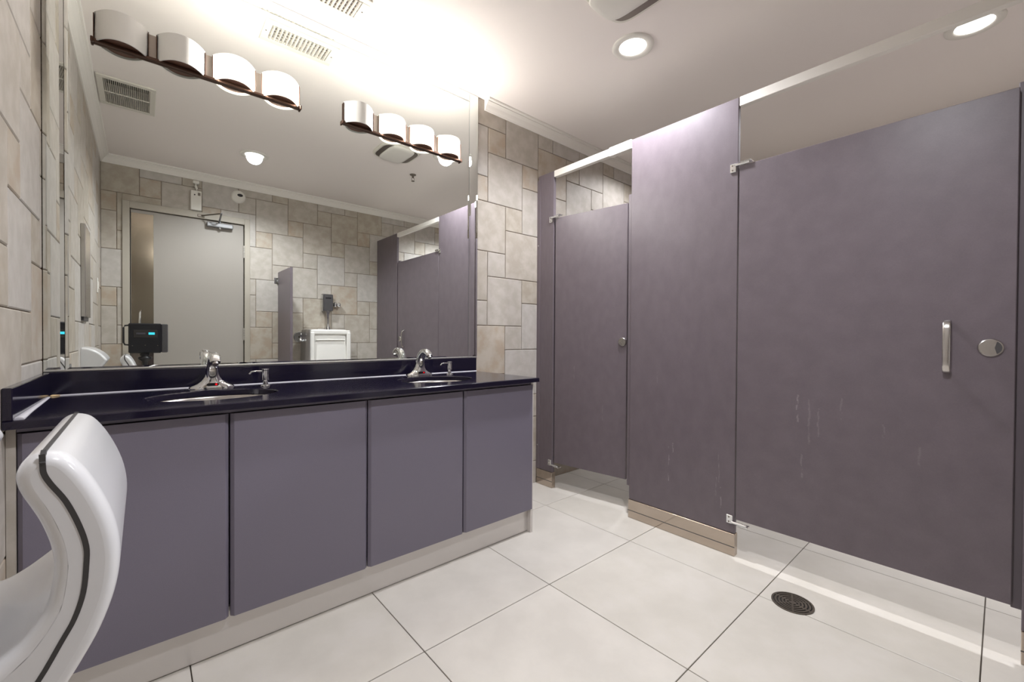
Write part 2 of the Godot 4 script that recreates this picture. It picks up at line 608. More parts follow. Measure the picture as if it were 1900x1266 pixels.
func build_mirror() -> void:
	var t := thing("wall_mirror", "large wall mirror with narrow mirrored border strips above the vanity", "mirror", Vector3.ZERO)
	mirror_pane(t, "mirror_glass", -0.210, 1.561, 0.9315, 2.542, 0.010)
	mirror_pane(t, "border_strip", -0.264, -0.2115, 0.9315, 2.598, 0.011)
	mirror_pane(t, "border_strip", 1.5625, 1.629, 0.9315, 2.598, 0.014)
	mirror_pane(t, "border_strip", -0.210, 1.561, 2.5435, 2.598, 0.006)
	var st := begin()
	box2(st, Vector3(-0.264, 0.927, -2.226), Vector3(1.629, 0.9335, -2.2165), 0.0008)
	obj("bottom_channel", st, M.aluminium, t, "pale metal channel along the lower mirror edge")

# ---------------------------------------------------------------- vanity
func basin_ring(c: Vector3, rx: float, rz: float, y: float, n: int) -> Array:
	var r := []
	for i in n:
		var a := TAU * i / n
		r.append(Vector3(c.x + cos(a) * rx, y, c.z + sin(a) * rz))
	return r

func build_vanity() -> void:
	var X0 := -0.264
	var X1 := 1.608
	var ZB := -2.224
	var ZF := -1.627
	var YT := 0.843
	var sinks := [Vector3(0.205, 0, -1.905), Vector3(1.135, 0, -1.905)]
	var RX := 0.205
	var RZ := 0.160
	# worktop with two oval cut-outs
	var top := thing("vanity_countertop", "long polished black stone countertop with backsplash under the mirror", "countertop")
	var st := begin()
	var edge := 0.003
	var xa := X0
	var zf := ZF - edge
	for s in sinks:
		var cx0: float = s.x - 0.26
		var cx1: float = s.x + 0.26
		poly(st, [Vector3(xa, YT, ZB), Vector3(cx0, YT, ZB), Vector3(cx0, YT, zf), Vector3(xa, YT, zf)], Vector3.UP)
		var n := 64
		for i in n:
			var a0 := TAU * i / n
			var a1 := TAU * (i + 1) / n
			var q := []
			for a in [a0, a1]:
				var d := Vector2(cos(a), sin(a))
				var tx := 0.26 / maxf(absf(d.x), 1e-6)
				var tz: float = ((zf - s.z) if d.y > 0 else (s.z - ZB)) / maxf(absf(d.y), 1e-6)
				var t := minf(tx, tz)
				q.append(Vector3(s.x + d.x * t, YT, s.z + d.y * t))
			var e0 := Vector3(s.x + cos(a0) * RX, YT, s.z + sin(a0) * RZ)
			var e1 := Vector3(s.x + cos(a1) * RX, YT, s.z + sin(a1) * RZ)
			# keep the corners of the cell square
			var p0: Vector3 = q[0]
			var p1: Vector3 = q[1]
			if absf(p0.x - p1.x) > 1e-4 and absf(p0.z - p1.z) > 1e-4:
				var corner := Vector3(p0.x if absf(absf(p0.x - s.x) - 0.26) < 1e-4 else p1.x, YT, p0.z if absf(absf(p0.x - s.x) - 0.26) > 1e-4 else p1.z)
				poly(st, [p0, corner, p1], Vector3.UP)
			poly(st, [p0, p1, e1, e0], Vector3.UP)
			# polished rim of the cut-out
			var out := Vector3(cos(a0 + 0.05), 0, sin(a0 + 0.05))
			var k := 0.004
			var f0 := Vector3(s.x + cos(a0) * (RX - k), YT - k, s.z + sin(a0) * (RZ - k))
			var f1 := Vector3(s.x + cos(a1) * (RX - k), YT - k, s.z + sin(a1) * (RZ - k))
			poly(st, [e0, e1, f1, f0], -out + Vector3.UP)
			poly(st, [f0, f1, f1 - Vector3(0, 0.018, 0), f0 - Vector3(0, 0.018, 0)], -out)
		xa = cx1
	poly(st, [Vector3(xa, YT, ZB), Vector3(X1 - edge, YT, ZB), Vector3(X1 - edge, YT, zf), Vector3(xa, YT, zf)], Vector3.UP)
	# front and right edges
	poly(st, [Vector3(X0, YT, zf), Vector3(X1 - edge, YT, zf), Vector3(X1, YT - edge, ZF), Vector3(X0, YT - edge, ZF)], Vector3(0, 1, 1))
	poly(st, [Vector3(X0, YT - edge, ZF), Vector3(X1, YT - edge, ZF), Vector3(X1, 0.821, ZF), Vector3(X0, 0.821, ZF)], Vector3(0, 0, 1))
	poly(st, [Vector3(X1 - edge, YT, ZB), Vector3(X1 - edge, YT, zf), Vector3(X1, YT - edge, ZF), Vector3(X1, YT - edge, ZB)], Vector3(1, 1, 0))
	poly(st, [Vector3(X1, YT - edge, ZB), Vector3(X1, YT - edge, ZF), Vector3(X1, 0.821, ZF), Vector3(X1, 0.821, ZB)], Vector3(1, 0, 0))
	poly(st, [Vector3(X0, 0.821, ZF), Vector3(X1, 0.821, ZF), Vector3(X1, 0.821, ZF - 0.05), Vector3(X0, 0.821, ZF - 0.05)], Vector3.DOWN)
	obj("slab", st, M.black_stone, top)
	st = begin()
	box2(st, Vector3(X0, YT, -2.225), Vector3(1.611, 0.926, -2.200), 0.002)
	obj("backsplash", st, M.black_stone, top)
	st = begin()
	box2(st, Vector3(X0 - 0.001, YT, -2.200), Vector3(-0.246, 0.926, ZF), 0.002)
	obj("side_splash", st, M.black_stone, top)
	# sealant
	st = begin()
	cyl(st, Vector3(-0.24, YT, -2.199), Vector3(1.609, YT, -2.199), 0.0035, -1.0, 8)
	obj("sealant_bead", st, M.caulk, top, "thin pale sealant line along the backsplash")
	st = begin()
	tube(st, [Vector3(-0.245, YT, -2.16), Vector3(-0.244, YT, -2.0), Vector3(-0.243, YT, -1.8), Vector3(-0.24, YT, -1.645)], [0.005, 0.007, 0.009, 0.012], 8, 0.5)
	obj("sealant_bead", st, M.caulk, top, "white sealant smear along the side splash")
	st = begin()
	tube(st, [Vector3(-0.243, YT + 0.001, -2.176), Vector3(-0.238, YT + 0.002, -2.190), Vector3(-0.222, YT + 0.002, -2.196)], [0.004, 0.008, 0.004], 8, 0.5)
	obj("sealant_blob", st, M.old_caulk, top, "yellowed sealant lump in the corner")
	# cabinet
	var cab := thing("vanity_cabinet", "grey-purple laminate vanity cabinet with four flat doors and steel kick plate", "cabinet")
	st = begin()
	box2(st, Vector3(-0.247, 0.129, -1.740), Vector3(1.588, 0.806, -1.725), 0.001)
	box2(st, Vector3(-0.247, 0.129, -2.224), Vector3(1.588, 0.145, -1.740), 0.001)
	box2(st, Vector3(-0.247, 0.145, -2.224), Vector3(-0.231, 0.806, -1.740), 0.001)
	obj("body", st, M.cabinet_laminate, cab)
	st = begin()
	box2(st, Vector3(1.588, 0.0, -2.224), Vector3(1.604, 0.819, -1.668), 0.001)
	obj("side_panel", st, M.cabinet_white, cab, "white end panel reaching the floor")
	st = begin()
	box2(st, Vector3(-0.247, 0.806, -1.70), Vector3(1.602, 0.8195, -1.672), 0.001)
	obj("top_rail", st, M.cabinet_laminate, cab)
	var xe := [-0.248, 0.217, 0.684, 1.1495, 1.606]
	for i in 4:
		st = begin()
		var a: float = xe[i] + 0.0025
		var b: float = xe[i + 1] - 0.0025
		# slab door with wide bevels down its upright edges
		var bev := 0.010
		var pr := [Vector2(a, -1.684), Vector2(b, -1.684), Vector2(b, -1.673), Vector2(b - bev, -1.663), Vector2(a + bev, -1.663), Vector2(a, -1.673)]
		var lo := []
		var hi := []
		for p in pr:
			lo.append(Vector3(p.x, 0.129, p.y))
			hi.append(Vector3(p.x, 0.803, p.y))
		for k in pr.size():
			var j := (k + 1) % pr.size()
			var e: Vector2 = pr[j] - pr[k]
			poly(st, [lo[k], lo[j], hi[j], hi[k]], Vector3(e.y, 0, -e.x))
		cap(st, lo, Vector3.DOWN)
		cap(st, hi, Vector3.UP)
		obj("door", st, M.cabinet_laminate, cab)
	st = begin()
	box2(st, Vector3(-0.247, 0.003, -1.71), Vector3(1.588, 0.150, -1.694), 0.0015)
	obj("kick_plate", st, M.kick_steel, cab, "brushed steel kick plate")
	st = begin()
	box2(st, Vector3(-0.2655, 0.001, -1.715), Vector3(-0.2475, 0.820, -1.670), 0.001)
	obj("scribe_filler", st, M.wall_tile_sand, cab, "beige filler strip against the tiled wall")
	# basins, taps, soap pumps
	for i in 2:
		var s: Vector3 = sinks[i]
		var b := thing("sink_basin", ["oval steel undermount basin below the tap nearest the hand dryer", "oval steel undermount basin below the tap nearest the stalls"][i], "sink", Vector3(s.x, 0, s.z), 0.0, "vanity basins")
		st = begin()
		var rings := []
		for p in [[1.06, 0.8205], [0.985, 0.820], [0.97, 0.812], [0.93, 0.775], [0.84, 0.735], [0.65, 0.706], [0.35, 0.694], [0.11, 0.690]]:
			rings.append(basin_ring(Vector3.ZERO, RX * p[0], RZ * p[0], p[1], 48))
		loft(st, rings, false, true)
		obj("bowl", st, M.satin_steel, b)
		st = begin()
		lathe(st, [[0.024, 0.694], [0.026, 0.697], [0.020, 0.698], [0.0, 0.695]], Transform3D.IDENTITY, 20)
		obj("waste", st, M.chrome, b)
	var tap_x := [0.216, 1.163]
	for i in 2:
		tap(Vector3(tap_x[i], YT, -2.130), ["chrome sensor tap with red sensor light, nearest the hand dryer", "chrome sensor tap seen from the side, nearest the stalls"][i])
	var pump_x := [0.403, 1.340]
	for i in 2:
		pump(Vector3(pump_x[i], YT, -2.095), ["slim chrome soap pump beside the tap nearest the hand dryer", "slim chrome soap pump beside the tap nearest the stalls"][i])

func tap(at: Vector3, label: String) -> void:
	var t := thing("sensor_tap", label, "tap", at, 0.0, "vanity taps")
	var st := begin()
	var rings := []
	# y, z, half width, half depth, lean of the section (radians about x)
	for p in [[0.0, 0.004, 0.077, 0.032, 0.0], [0.008, 0.004, 0.077, 0.032, 0.0], [0.013, 0.004, 0.070, 0.031, 0.0], [0.021, 0.004, 0.052, 0.029, 0.0], [0.033, 0.005, 0.037, 0.026, 0.05], [0.050, 0.008, 0.0275, 0.0235, 0.1], [0.070, 0.012, 0.0235, 0.021, 0.2], [0.090, 0.017, 0.0205, 0.0215, 0.35], [0.110, 0.027, 0.0195, 0.0220, 0.62], [0.126, 0.045, 0.019, 0.0205, 1.0], [0.135, 0.067, 0.019, 0.018, 1.4], [0.133, 0.090, 0.019, 0.016, 1.8], [0.122, 0.107, 0.018, 0.014, 2.2], [0.112, 0.115, 0.0165, 0.0125, 2.5]]:
		var r := []
		for k in 28:
			var a := TAU * k / 28
			var ca := cos(a)
			var sa := sin(a)
			var x := signf(ca) * pow(absf(ca), 0.75) * float(p[2])
			var d := signf(sa) * pow(absf(sa), 0.75) * float(p[3])
			r.append(Vector3(x, p[0] - d * sin(p[4]), p[1] + d * cos(p[4])))
		rings.append(r)
	loft(st, rings)
	obj("body", st, M.chrome, t)
	st = begin()
	cyl(st, Vector3(0, 0.113, 0.114), Vector3(0, 0.104, 0.120), 0.0105, -1.0, 16)
	obj("aerator", st, M.satin_steel, t)
	st = begin()
	var cp := []
	for k in 20:
		var a := TAU * k / 20
		cp.append(Vector2(cos(a) * 0.006 + (0.014 if cos(a) > 0 else -0.014), sin(a) * 0.006))
	extrude(st, cp, 0.0, 0.004, Transform3D(Basis(Vector3.RIGHT, Vector3(0, 1, 0.05).normalized(), Vector3(0, -0.05, 1).normalized()), Vector3(0, 0.019, 0.0325)))
	var w := obj("sensor_window", st, M.black_plastic, t, "dark sensor window")
	st = begin()
	cyl(st, Vector3(0.011, 0.019, 0.0355), Vector3(0.011, 0.019, 0.0372), 0.0042, -1.0, 12)
	obj("sensor_light", st, M.sensor_red_light, w, "glowing red dot")

func pump(at: Vector3, label: String) -> void:
	var t := thing("soap_pump", label, "soap dispenser", at, 0.0, "vanity soap pumps")
	var st := begin()
	lathe(st, [[0.0215, 0.0], [0.0215, 0.003], [0.017, 0.006], [0.0105, 0.007], [0.0100, 0.028]], Transform3D.IDENTITY, 24, true)
	obj("collar", st, M.chrome, t)
	st = begin()
	lathe(st, [[0.0100, 0.022], [0.0140, 0.027], [0.0140, 0.066], [0.0155, 0.069], [0.0155, 0.074], [0.0, 0.0745]], Transform3D.IDENTITY, 24, true)
	obj("head", st, M.chrome, t)
	st = begin()
	tube(st, [Vector3(-0.005, 0.063, 0.0), Vector3(-0.035, 0.065, 0.002), Vector3(-0.052, 0.063, 0.003), Vector3(-0.061, 0.054, 0.004)], [0.0045, 0.0042, 0.004, 0.0035], 10)
	obj("spout", st, M.chrome, t)

# ---------------------------------------------------------------- vanity lights
func vanity_light(x0: float, starts: Array, ends: Array, on: Array, label: String) -> void:
	var t := thing("vanity_light", label, "wall lamp", Vector3(x0, 2.155, -2.219), 0.0, "vanity light bars")
	var st := begin()
	var w: float = ends[3] - starts[0]
	box2(st, Vector3(starts[0] + 0.001, -0.004, 0.0), Vector3(ends[3] - 0.001, 0.090, 0.004), 0.001)
	obj("back_plate", st, M.taupe_plate, t)
	st = begin()
	box2(st, Vector3(starts[0] - 0.006, -0.012, 0.0), Vector3(ends[3] + 0.006, 0.000, 0.013), 0.002)
	obj("bar", st, M.bronze, t)
	for e in [starts[0] - 0.006, ends[3] + 0.006]:
		st = begin()
		box2(st, Vector3(e - 0.004, -0.016, 0.001), Vector3(e + 0.004, 0.004, 0.017), 0.002)
		obj("end_cap", st, M.bronze, t)
	for i in 4:
		var a: float = starts[i]
		var b: float = ends[i]
		var c := (a + b) * 0.5
		var hw := (b - a) * 0.5
		var n := 20
		var dep := 0.062
		# bowed glass
		st = begin()
		var lo_o := []
		var lo_i := []
		var hi_o := []
		var hi_i := []
		for k in n + 1:
			var s := -1.0 + 2.0 * k / n
			var z := 0.004 + dep * (1.0 - pow(absf(s), 2.2))
			var zi := 0.004 + maxf(0.0, dep * (1.0 - pow(absf(s), 2.2)) - 0.004)
			lo_o.append(Vector3(c + s * hw, -0.006, z))
			hi_o.append(Vector3(c + s * hw, 0.100, z))
			lo_i.append(Vector3(c + s * (hw - 0.003), -0.006, zi))
			hi_i.append(Vector3(c + s * (hw - 0.003), 0.100, zi))
		var ring_lo := lo_o.duplicate()
		var ring_hi := hi_o.duplicate()
		for k in range(n, -1, -1):
			ring_lo.append(lo_i[k])
			ring_hi.append(hi_i[k])
		loft(st, [ring_lo, ring_hi])
		obj("shade", st, M.lit_frosted_glass if on[i] else M.frosted_glass, t, "glowing bowed white glass shade" if on[i] else "unlit bowed white glass shade")
		# metal tray under the glass
		st = begin()
		var tr := []
		for k in n + 1:
			var s := -1.0 + 2.0 * k / n
			tr.append(Vector2(c + s * (hw - 0.006), -(0.004 + maxf(0.0, dep * (1.0 - pow(absf(s), 2.2)) - 0.008))))
		extrude(st, tr, 0.0, 0.003, Transform3D(Basis(Vector3.RIGHT, Vector3(0, 0, -1), Vector3.UP), Vector3(0, 0.0, 0)))
		obj("tray", st, M.bronze_plate, t)
		# clips standing beside the glass
		for e in [a - 0.0015, b + 0.0015]:
			st = begin()
			box2(st, Vector3(e - 0.0012, -0.004, 0.002), Vector3(e + 0.0012, 0.094, 0.010), 0.0005)
			obj("clip", st, M.bronze, t)
		if on[i]:
			lamp_light(t, Vector3(c, 0.058, 0.026), WARM, 0.082, 0.022)

func downlight(at: Vector3, label: String, energy: float) -> void:
	var t := thing("recessed_downlight", label, "ceiling light", at, 0.0, "recessed ceiling lights")
	var st := begin()
	lathe(st, [[0.068, -0.001], [0.074, -0.007], [0.098, -0.009], [0.106, -0.005], [0.107, 0.0]], Transform3D.IDENTITY, 36)
	obj("trim_ring", st, M.white_plastic, t)
	st = begin()
	lathe(st, [[0.0695, -0.002], [0.060, -0.0075], [0.0, -0.010]], Transform3D.IDENTITY, 32)
	obj("lens", st, M.downlight_lens, t)
	var l := SpotLight3D.new()
	l.name = "beam"
	t.add_child(l, true)
	l.position = Vector3(0, -0.016, 0)
	l.rotation.x = -PI / 2
	l.light_color = COOL
	l.light_energy = energy
	l.light_size = 0.06
	l.spot_range = 9.0
	l.spot_attenuation = 2.0
	l.spot_angle = 75.0
	l.spot_angle_attenuation = 0.6
	l.shadow_enabled = true

# ---------------------------------------------------------------- stalls
const SX := 2.172      # front face of the stall doors

func stall_panel(parent: Node, called: String, z0: float, z1: float, y0: float, y1: float, m: Material, th := 0.024) -> MeshInstance3D:
	UU = Vector3(0, 0, 1.0 / (z1 - z0))
	UV = Vector3(0, -1.0 / (y1 - y0), 0)
	UO = Vector2(-z0 / (z1 - z0), y1 / (y1 - y0))
	var st := begin()
	box2(st, Vector3(SX, y0, z0), Vector3(SX + th, y1, z1), 0.002)
	UU = Vector3(1, 0, 0); UV = Vector3(0, -1, 0); UO = Vector2.ZERO
	return obj(called, st, m, parent)

func shoe(parent: Node, z0: float, z1: float, plinth: float) -> void:
	var st := begin()
	box2(st, Vector3(SX - 0.006, 0.0, z0 - 0.002), Vector3(SX + 0.030, 0.108, z1 + 0.003), 0.002)
	var o := obj("shoe", st, M.polished_steel, parent, "polished steel shoe")
	if plinth > 0.0:
		st = begin()
		box2(st, Vector3(SX - 0.008, plinth - 0.0015, z0 - 0.003), Vector3(SX - 0.0055, plinth + 0.0015, z1 + 0.0045), 0.0005)
		obj("seam", st, M.rubber_dark, o)

func hinge(parent: Node, y: float, zj: float, down: bool) -> void:
	# two-screw plate on the pilaster and an arm over (or under) the door edge
	var s := -1.0 if down else 1.0
	var st := begin()
	cbox(st, Vector3(SX - 0.003, y, zj - 0.028), Vector3(0.006, 0.042, 0.030), 0.002)
	cbox(st, Vector3(SX - 0.004, y + s * 0.012, zj + 0.014), Vector3(0.012, 0.012, 0.070), 0.003)
	cbox(st, Vector3(SX + 0.010, y + s * 0.020, zj + 0.030), Vector3(0.036, 0.006, 0.050), 0.002)
	var o := obj("hinge", st, M.chrome, parent, "chrome hinge bracket")
	for k in [-0.011, 0.011]:
		st = begin()
		cyl(st, Vector3(SX - 0.0055, y + k, zj - 0.030), Vector3(SX - 0.0075, y + k, zj - 0.030), 0.0045, 0.0035, 10)
		obj("screw", st, M.iron, o)

func build_stalls() -> void:
	var base := Color8(104, 95, 101)
	var plain := laminate("stall_laminate_plain", base, 21, [[0.3, 0.6, 0.66, 0.15, 1], [0.7, 0.74, 0.8, 0.12, 1]])
	var pil := laminate("stall_laminate_marked", base, 22, [[0.46, 0.82, 0.85, 0.3, 1], [0.42, 0.83, 0.92, 0.28, 1], [0.87, 0.82, 0.89, 0.18, 1], [0.85, 0.88, 0.94, 0.2, 1], [0.89, 0.90, 0.95, 0.25, 1], [0.30, 0.64, 0.67, 0.12, 1]])
	var dr := laminate("stall_laminate_scuffed", base, 23, [[0.29, 0.63, 0.70, 0.22, 1], [0.34, 0.64, 0.76, 0.12, 1], [0.38, 0.66, 0.73, 0.14, 1], [0.47, 0.61, 0.68, 0.12, 1], [0.31, 0.78, 0.84, 0.16, 1], [0.62, 0.68, 0.71, 0.1, 1], [0.74, 0.72, 0.76, 0.08, 1]])
	# pilasters
	var p := thing("stall_pilaster", "narrow grey-purple stall pilaster fixed to the tiled wall", "partition", Vector3.ZERO, 0.0, "stall pilasters")
	stall_panel(p, "panel", -2.218, -2.066, 0.108, 2.222, plain)
	shoe(p, -2.214, -2.066, 0.045)
	hinge(p, 1.886, -2.060, false)
	hinge(p, 0.176, -2.060, true)
	var st := begin()
	box2(st, Vector3(SX - 0.004, 0.11, -2.226), Vector3(SX + 0.004, 2.19, -2.195), 0.001)
	obj("wall_channel", st, plain, p)
	for y in [0.28, 1.72]:
		st = begin()
		cyl(st, Vector3(SX - 0.004, y, -2.21), Vector3(SX - 0.007, y, -2.21), 0.005, 0.004, 10)
		obj("screw", st, M.chrome, p)
	p = thing("stall_pilaster", "wide grey-purple stall pilaster between the two stall doors", "partition", Vector3.ZERO, 0.0, "stall pilasters")
	stall_panel(p, "panel", -1.440, -0.846, 0.108, 2.222, pil)
	shoe(p, -1.440, -0.846, 0.045)
	hinge(p, 1.886, -0.840, false)
	hinge(p, 0.176, -0.840, true)
	st = begin()
	box2(st, Vector3(SX + 0.025, 0.175, -1.474), Vector3(SX + 0.045, 1.915, -1.436), 0.002)
	obj("door_stop", st, plain, p, "upright door stop strip")
	p = thing("stall_pilaster", "grey-purple stall pilaster at the right picture edge by the big stall door", "partition", Vector3.ZERO, 0.0, "stall pilasters")
	stall_panel(p, "panel", 0.050, 0.588, 0.108, 2.222, plain)
	shoe(p, 0.052, 0.588, 0.045)
	st = begin()
	box2(st, Vector3(SX + 0.025, 0.165, 0.026), Vector3(SX + 0.045, 1.915, 0.062), 0.002)
	obj("door_stop", st, plain, p, "upright door stop strip")
	# head rails
	var r := thing("stall_headrail", "white rail over the narrow stall door with a joining sleeve", "rail", Vector3.ZERO, 0.0, "stall head rails")
	st = begin()
	box2(st, Vector3(SX - 0.001, 2.177, -2.064), Vector3(SX + 0.029, 2.222, -1.4415), 0.002)
	obj("rail", st, M.white_rail, r)
	st = begin()
	box2(st, Vector3(SX - 0.004, 2.172, -1.60), Vector3(SX + 0.032, 2.226, -1.441), 0.002)
	obj("sleeve", st, M.white_rail, r)
	r = thing("stall_headrail", "long white rail running over the wide stall door", "rail", Vector3.ZERO, 0.0, "stall head rails")
	st = begin()
	box2(st, Vector3(SX - 0.001, 2.177, -0.842), Vector3(SX + 0.029, 2.222, 0.048), 0.002)
	obj("rail", st, M.white_rail, r)
	# wide door
	var d := thing("stall_door", "wide grey-purple stall door with a steel pull handle", "door", Vector3.ZERO, 0.0, "stall doors")
	stall_panel(d, "panel", -0.8405, 0.028, 0.181, 1.891, dr)
	st = begin()
	var path := []
	var rad := []
	for q in [[0.943, -0.001], [0.945, -0.012], [0.953, -0.024], [0.97, -0.030], [1.00, -0.032], [1.035, -0.032], [1.07, -0.032], [1.10, -0.030], [1.117, -0.024], [1.125, -0.012], [1.127, -0.001]]:
		path.append(Vector3(SX + q[1], q[0], -0.131))
		rad.append(0.010)
	var rings := []
	for i in path.size():
		var dd: Vector3 = (path[mini(i + 1, path.size() - 1)] - path[maxi(i - 1, 0)]).normalized()
		var nn := Vector3(0, 0, 1).cross(dd).normalized()
		var rr := []
		for k in 16:
			var a := TAU * k / 16
			rr.append(path[i] + Vector3(0, 0, 1) * (signf(cos(a)) * pow(absf(cos(a)), 0.5) * 0.0105) + nn * (signf(sin(a)) * pow(absf(sin(a)), 0.5) * 0.004))
		rings.append(rr)
	loft(st, rings)
	obj("pull_handle", st, M.satin_steel, d, "satin steel pull handle")
	st = begin()
	cyl(st, Vector3(SX, 1.034, -0.027), Vector3(SX - 0.007, 1.034, -0.027), 0.031, 0.029, 32, 0.002)
	var lk := obj("latch_plate", st, M.satin_steel, d, "round steel occupancy latch")
	st = begin()
	var half := []
	for k in 13:
		var a := -PI / 3 + (2.0 * PI / 3) * k / 12
		half.append(Vector2(cos(a) * 0.024, sin(a) * 0.024))
	half.append(Vector2(0.007, 0.0))
	extrude(st, half, 0.0, 0.001, Transform3D(Basis(Vector3(0, 0, 1), Vector3.UP, Vector3(-1, 0, 0)), Vector3(SX - 0.0072, 1.034, -0.025)))
	obj("indicator", st, M.grey_plastic, lk, "dark indicator sector")
	# narrow door, standing a little inward
	var hz := -2.056
	d = thing("stall_door", "narrow grey-purple stall door standing slightly open inward", "door", Vector3(SX + 0.004, 0, hz), deg_to_rad(9.0), "stall doors")
	st = begin()
	UU = Vector3(0, 0, 1.0 / 0.54); UV = Vector3(0, -1.0 / 1.71, 0); UO = Vector2(0, 1.891 / 1.71)
	box2(st, Vector3(0, 0.181, 0.004), Vector3(0.024, 1.891, 0.540), 0.002)
	UU = Vector3(1, 0, 0); UV = Vector3(0, -1, 0); UO = Vector2.ZERO
	obj("panel", st, plain, d)
	st = begin()
	cyl(st, Vector3(0.0, 1.034, 0.512), Vector3(-0.010, 1.034, 0.512), 0.028, 0.026, 24, 0.002)
	obj("latch_plate", st, M.satin_steel, d)
	# panel between the stalls
	st = begin()
	box2(st, Vector3(SX + 0.026, 0.30, -1.155), Vector3(4.196, 1.80, -1.131), 0.002)
	var dv := obj("stall_divider", st, M.stall_laminate_plain)
	tag(dv, "grey-purple panel dividing the two stalls behind the wide pilaster", "partition")

# ---------------------------------------------------------------- hand dryer and left wall
func build_left_wall_things() -> void:
	var d := thing("hand_dryer", "silver-grey curved hand-in dryer with dark seam beside the vanity", "hand dryer", Vector3(-0.266, 0, -0.828))
	# section of the shell, x measured from the room's origin
	var sec := [Vector2(-0.2655, 0.986), Vector2(-0.240, 0.983), Vector2(-0.211, 0.971), Vector2(-0.185, 0.952), Vector2(-0.166, 0.930), Vector2(-0.157, 0.914), Vector2(-0.158, 0.905), Vector2(-0.170, 0.884), Vector2(-0.184, 0.862), Vector2(-0.196, 0.830), Vector2(-0.201, 0.790), Vector2(-0.199, 0.750), Vector2(-0.190, 0.715), Vector2(-0.176, 0.697), Vector2(-0.158, 0.693), Vector2(-0.138, 0.702), Vector2(-0.122, 0.713), Vector2(-0.108, 0.724), Vector2(-0.099, 0.733), Vector2(-0.092, 0.743), Vector2(-0.085, 0.755), Vector2(-0.079, 0.768), Vector2(-0.076, 0.786), Vector2(-0.074, 0.808), Vector2(-0.076, 0.829), Vector2(-0.080, 0.846), Vector2(-0.085, 0.862), Vector2(-0.091, 0.877), Vector2(-0.097, 0.891), Vector2(-0.1005, 0.903), Vector2(-0.101, 0.914), Vector2(-0.097, 0.925), Vector2(-0.090, 0.932), Vector2(-0.081, 0.935), Vector2(-0.070, 0.933), Vector2(-0.060, 0.926), Vector2(-0.048, 0.908), Vector2(-0.036, 0.882), Vector2(-0.026, 0.852), Vector2(-0.021, 0.825), Vector2(-0.020, 0.802), Vector2(-0.022, 0.778), Vector2(-0.027, 0.754), Vector2(-0.037, 0.724), Vector2(-0.049, 0.699), Vector2(-0.063, 0.674), Vector2(-0.085, 0.640), Vector2(-0.115, 0.603), Vector2(-0.155, 0.568), Vector2(-0.205, 0.540), Vector2(-0.2655, 0.525)]
	sec = spline(sec, 3)
	var n := sec.size()
	var nor := []
	for i in n:
		var e: Vector2 = (sec[(i + 1) % n] - sec[(i - 1 + n) % n]).normalized()
		nor.append(Vector2(-e.y, e.x))     # outward: the section runs clockwise
	nor[0] = Vector2(0, 1)
	nor[n - 1] = Vector2(0, -1)
	var rings := []
	for p in [[-0.162, 0.0125], [-0.1616, 0.0098], [-0.1605, 0.0073], [-0.1585, 0.005], [-0.1555, 0.0028], [-0.1515, 0.0011], [-0.147, 0.0002], [-0.142, 0.0], [0.142, 0.0], [0.147, 0.0002], [0.1515, 0.0011], [0.1555, 0.0028], [0.1585, 0.005], [0.1605, 0.0073], [0.1616, 0.0098], [0.162, 0.0125]]:
		var r := []
		for i in n:
			var q: Vector2 = sec[i] - nor[i] * p[1]
			r.append(Vector3(maxf(q.x + 0.266, 0.0), q.y, p[0]))
		rings.append(r)
	var st := begin()
	loft(st, rings)
	obj("shell", st, M.dryer_shell, d)
	# dark seam that runs round the front lip
	var seam := [Vector2(-0.0805, 0.9345), Vector2(-0.080, 0.922), Vector2(-0.079, 0.913), Vector2(-0.074, 0.901), Vector2(-0.063, 0.880), Vector2(-0.053, 0.851), Vector2(-0.0475, 0.826), Vector2(-0.0475, 0.805), Vector2(-0.050, 0.775), Vector2(-0.057, 0.749), Vector2(-0.067, 0.728), Vector2(-0.084, 0.694), Vector2(-0.105, 0.664), Vector2(-0.135, 0.632), Vector2(-0.175, 0.602), Vector2(-0.215, 0.585), Vector2(-0.262, 0.575)]
	seam = spline(seam, 4)
	st = begin()
	for sd in [-1.0, 1.0]:
		var lft := []
		var rgt := []
		for i in seam.size():
			var e: Vector2 = (seam[mini(i + 1, seam.size() - 1)] - seam[maxi(i - 1, 0)]).normalized()
			var w := Vector2(-e.y, e.x) * 0.0024
			lft.append(Vector3(seam[i].x + w.x + 0.266, seam[i].y + w.y, sd * 0.1626))
			rgt.append(Vector3(seam[i].x - w.x + 0.266, seam[i].y - w.y, sd * 0.1626))
		var dn := Vector3(0, 0, -sd * 0.004)
		for i in seam.size() - 1:
			var o: Vector3 = lft[i] - rgt[i]
			poly(st, [lft[i], lft[i + 1], rgt[i + 1], rgt[i]], Vector3(0, 0, sd))
			poly(st, [lft[i], lft[i + 1], lft[i + 1] + dn, lft[i] + dn], o)
			poly(st, [rgt[i], rgt[i + 1], rgt[i + 1] + dn, rgt[i] + dn], -o)
	cbox(st, Vector3(0.266 - 0.0805, 0.9348, 0), Vector3(0.0048, 0.0016, 0.300), 0.0005)
	for sd in [-1.0, 1.0]:
		var c0 := Vector3(0.266 - 0.0805, 0.9352, sd * 0.148)
		var c1 := Vector3(0.266 - 0.0802, 0.9235, sd * 0.1622)
		var dirv := (c1 - c0)
		var up := dirv.cross(Vector3.RIGHT).normalized()
		cbox(st, Vector3.ZERO, Vector3(0.0048, dirv.length(), 0.0016), 0.0005, Transform3D(Basis(Vector3.RIGHT, dirv.normalized(), Vector3.RIGHT.cross(dirv.normalized())), (c0 + c1) * 0.5 + Vector3(0, 0.0015, sd * 0.0012)))
	obj("seam", st, M.rubber_dark, d, "dark rubber seam")
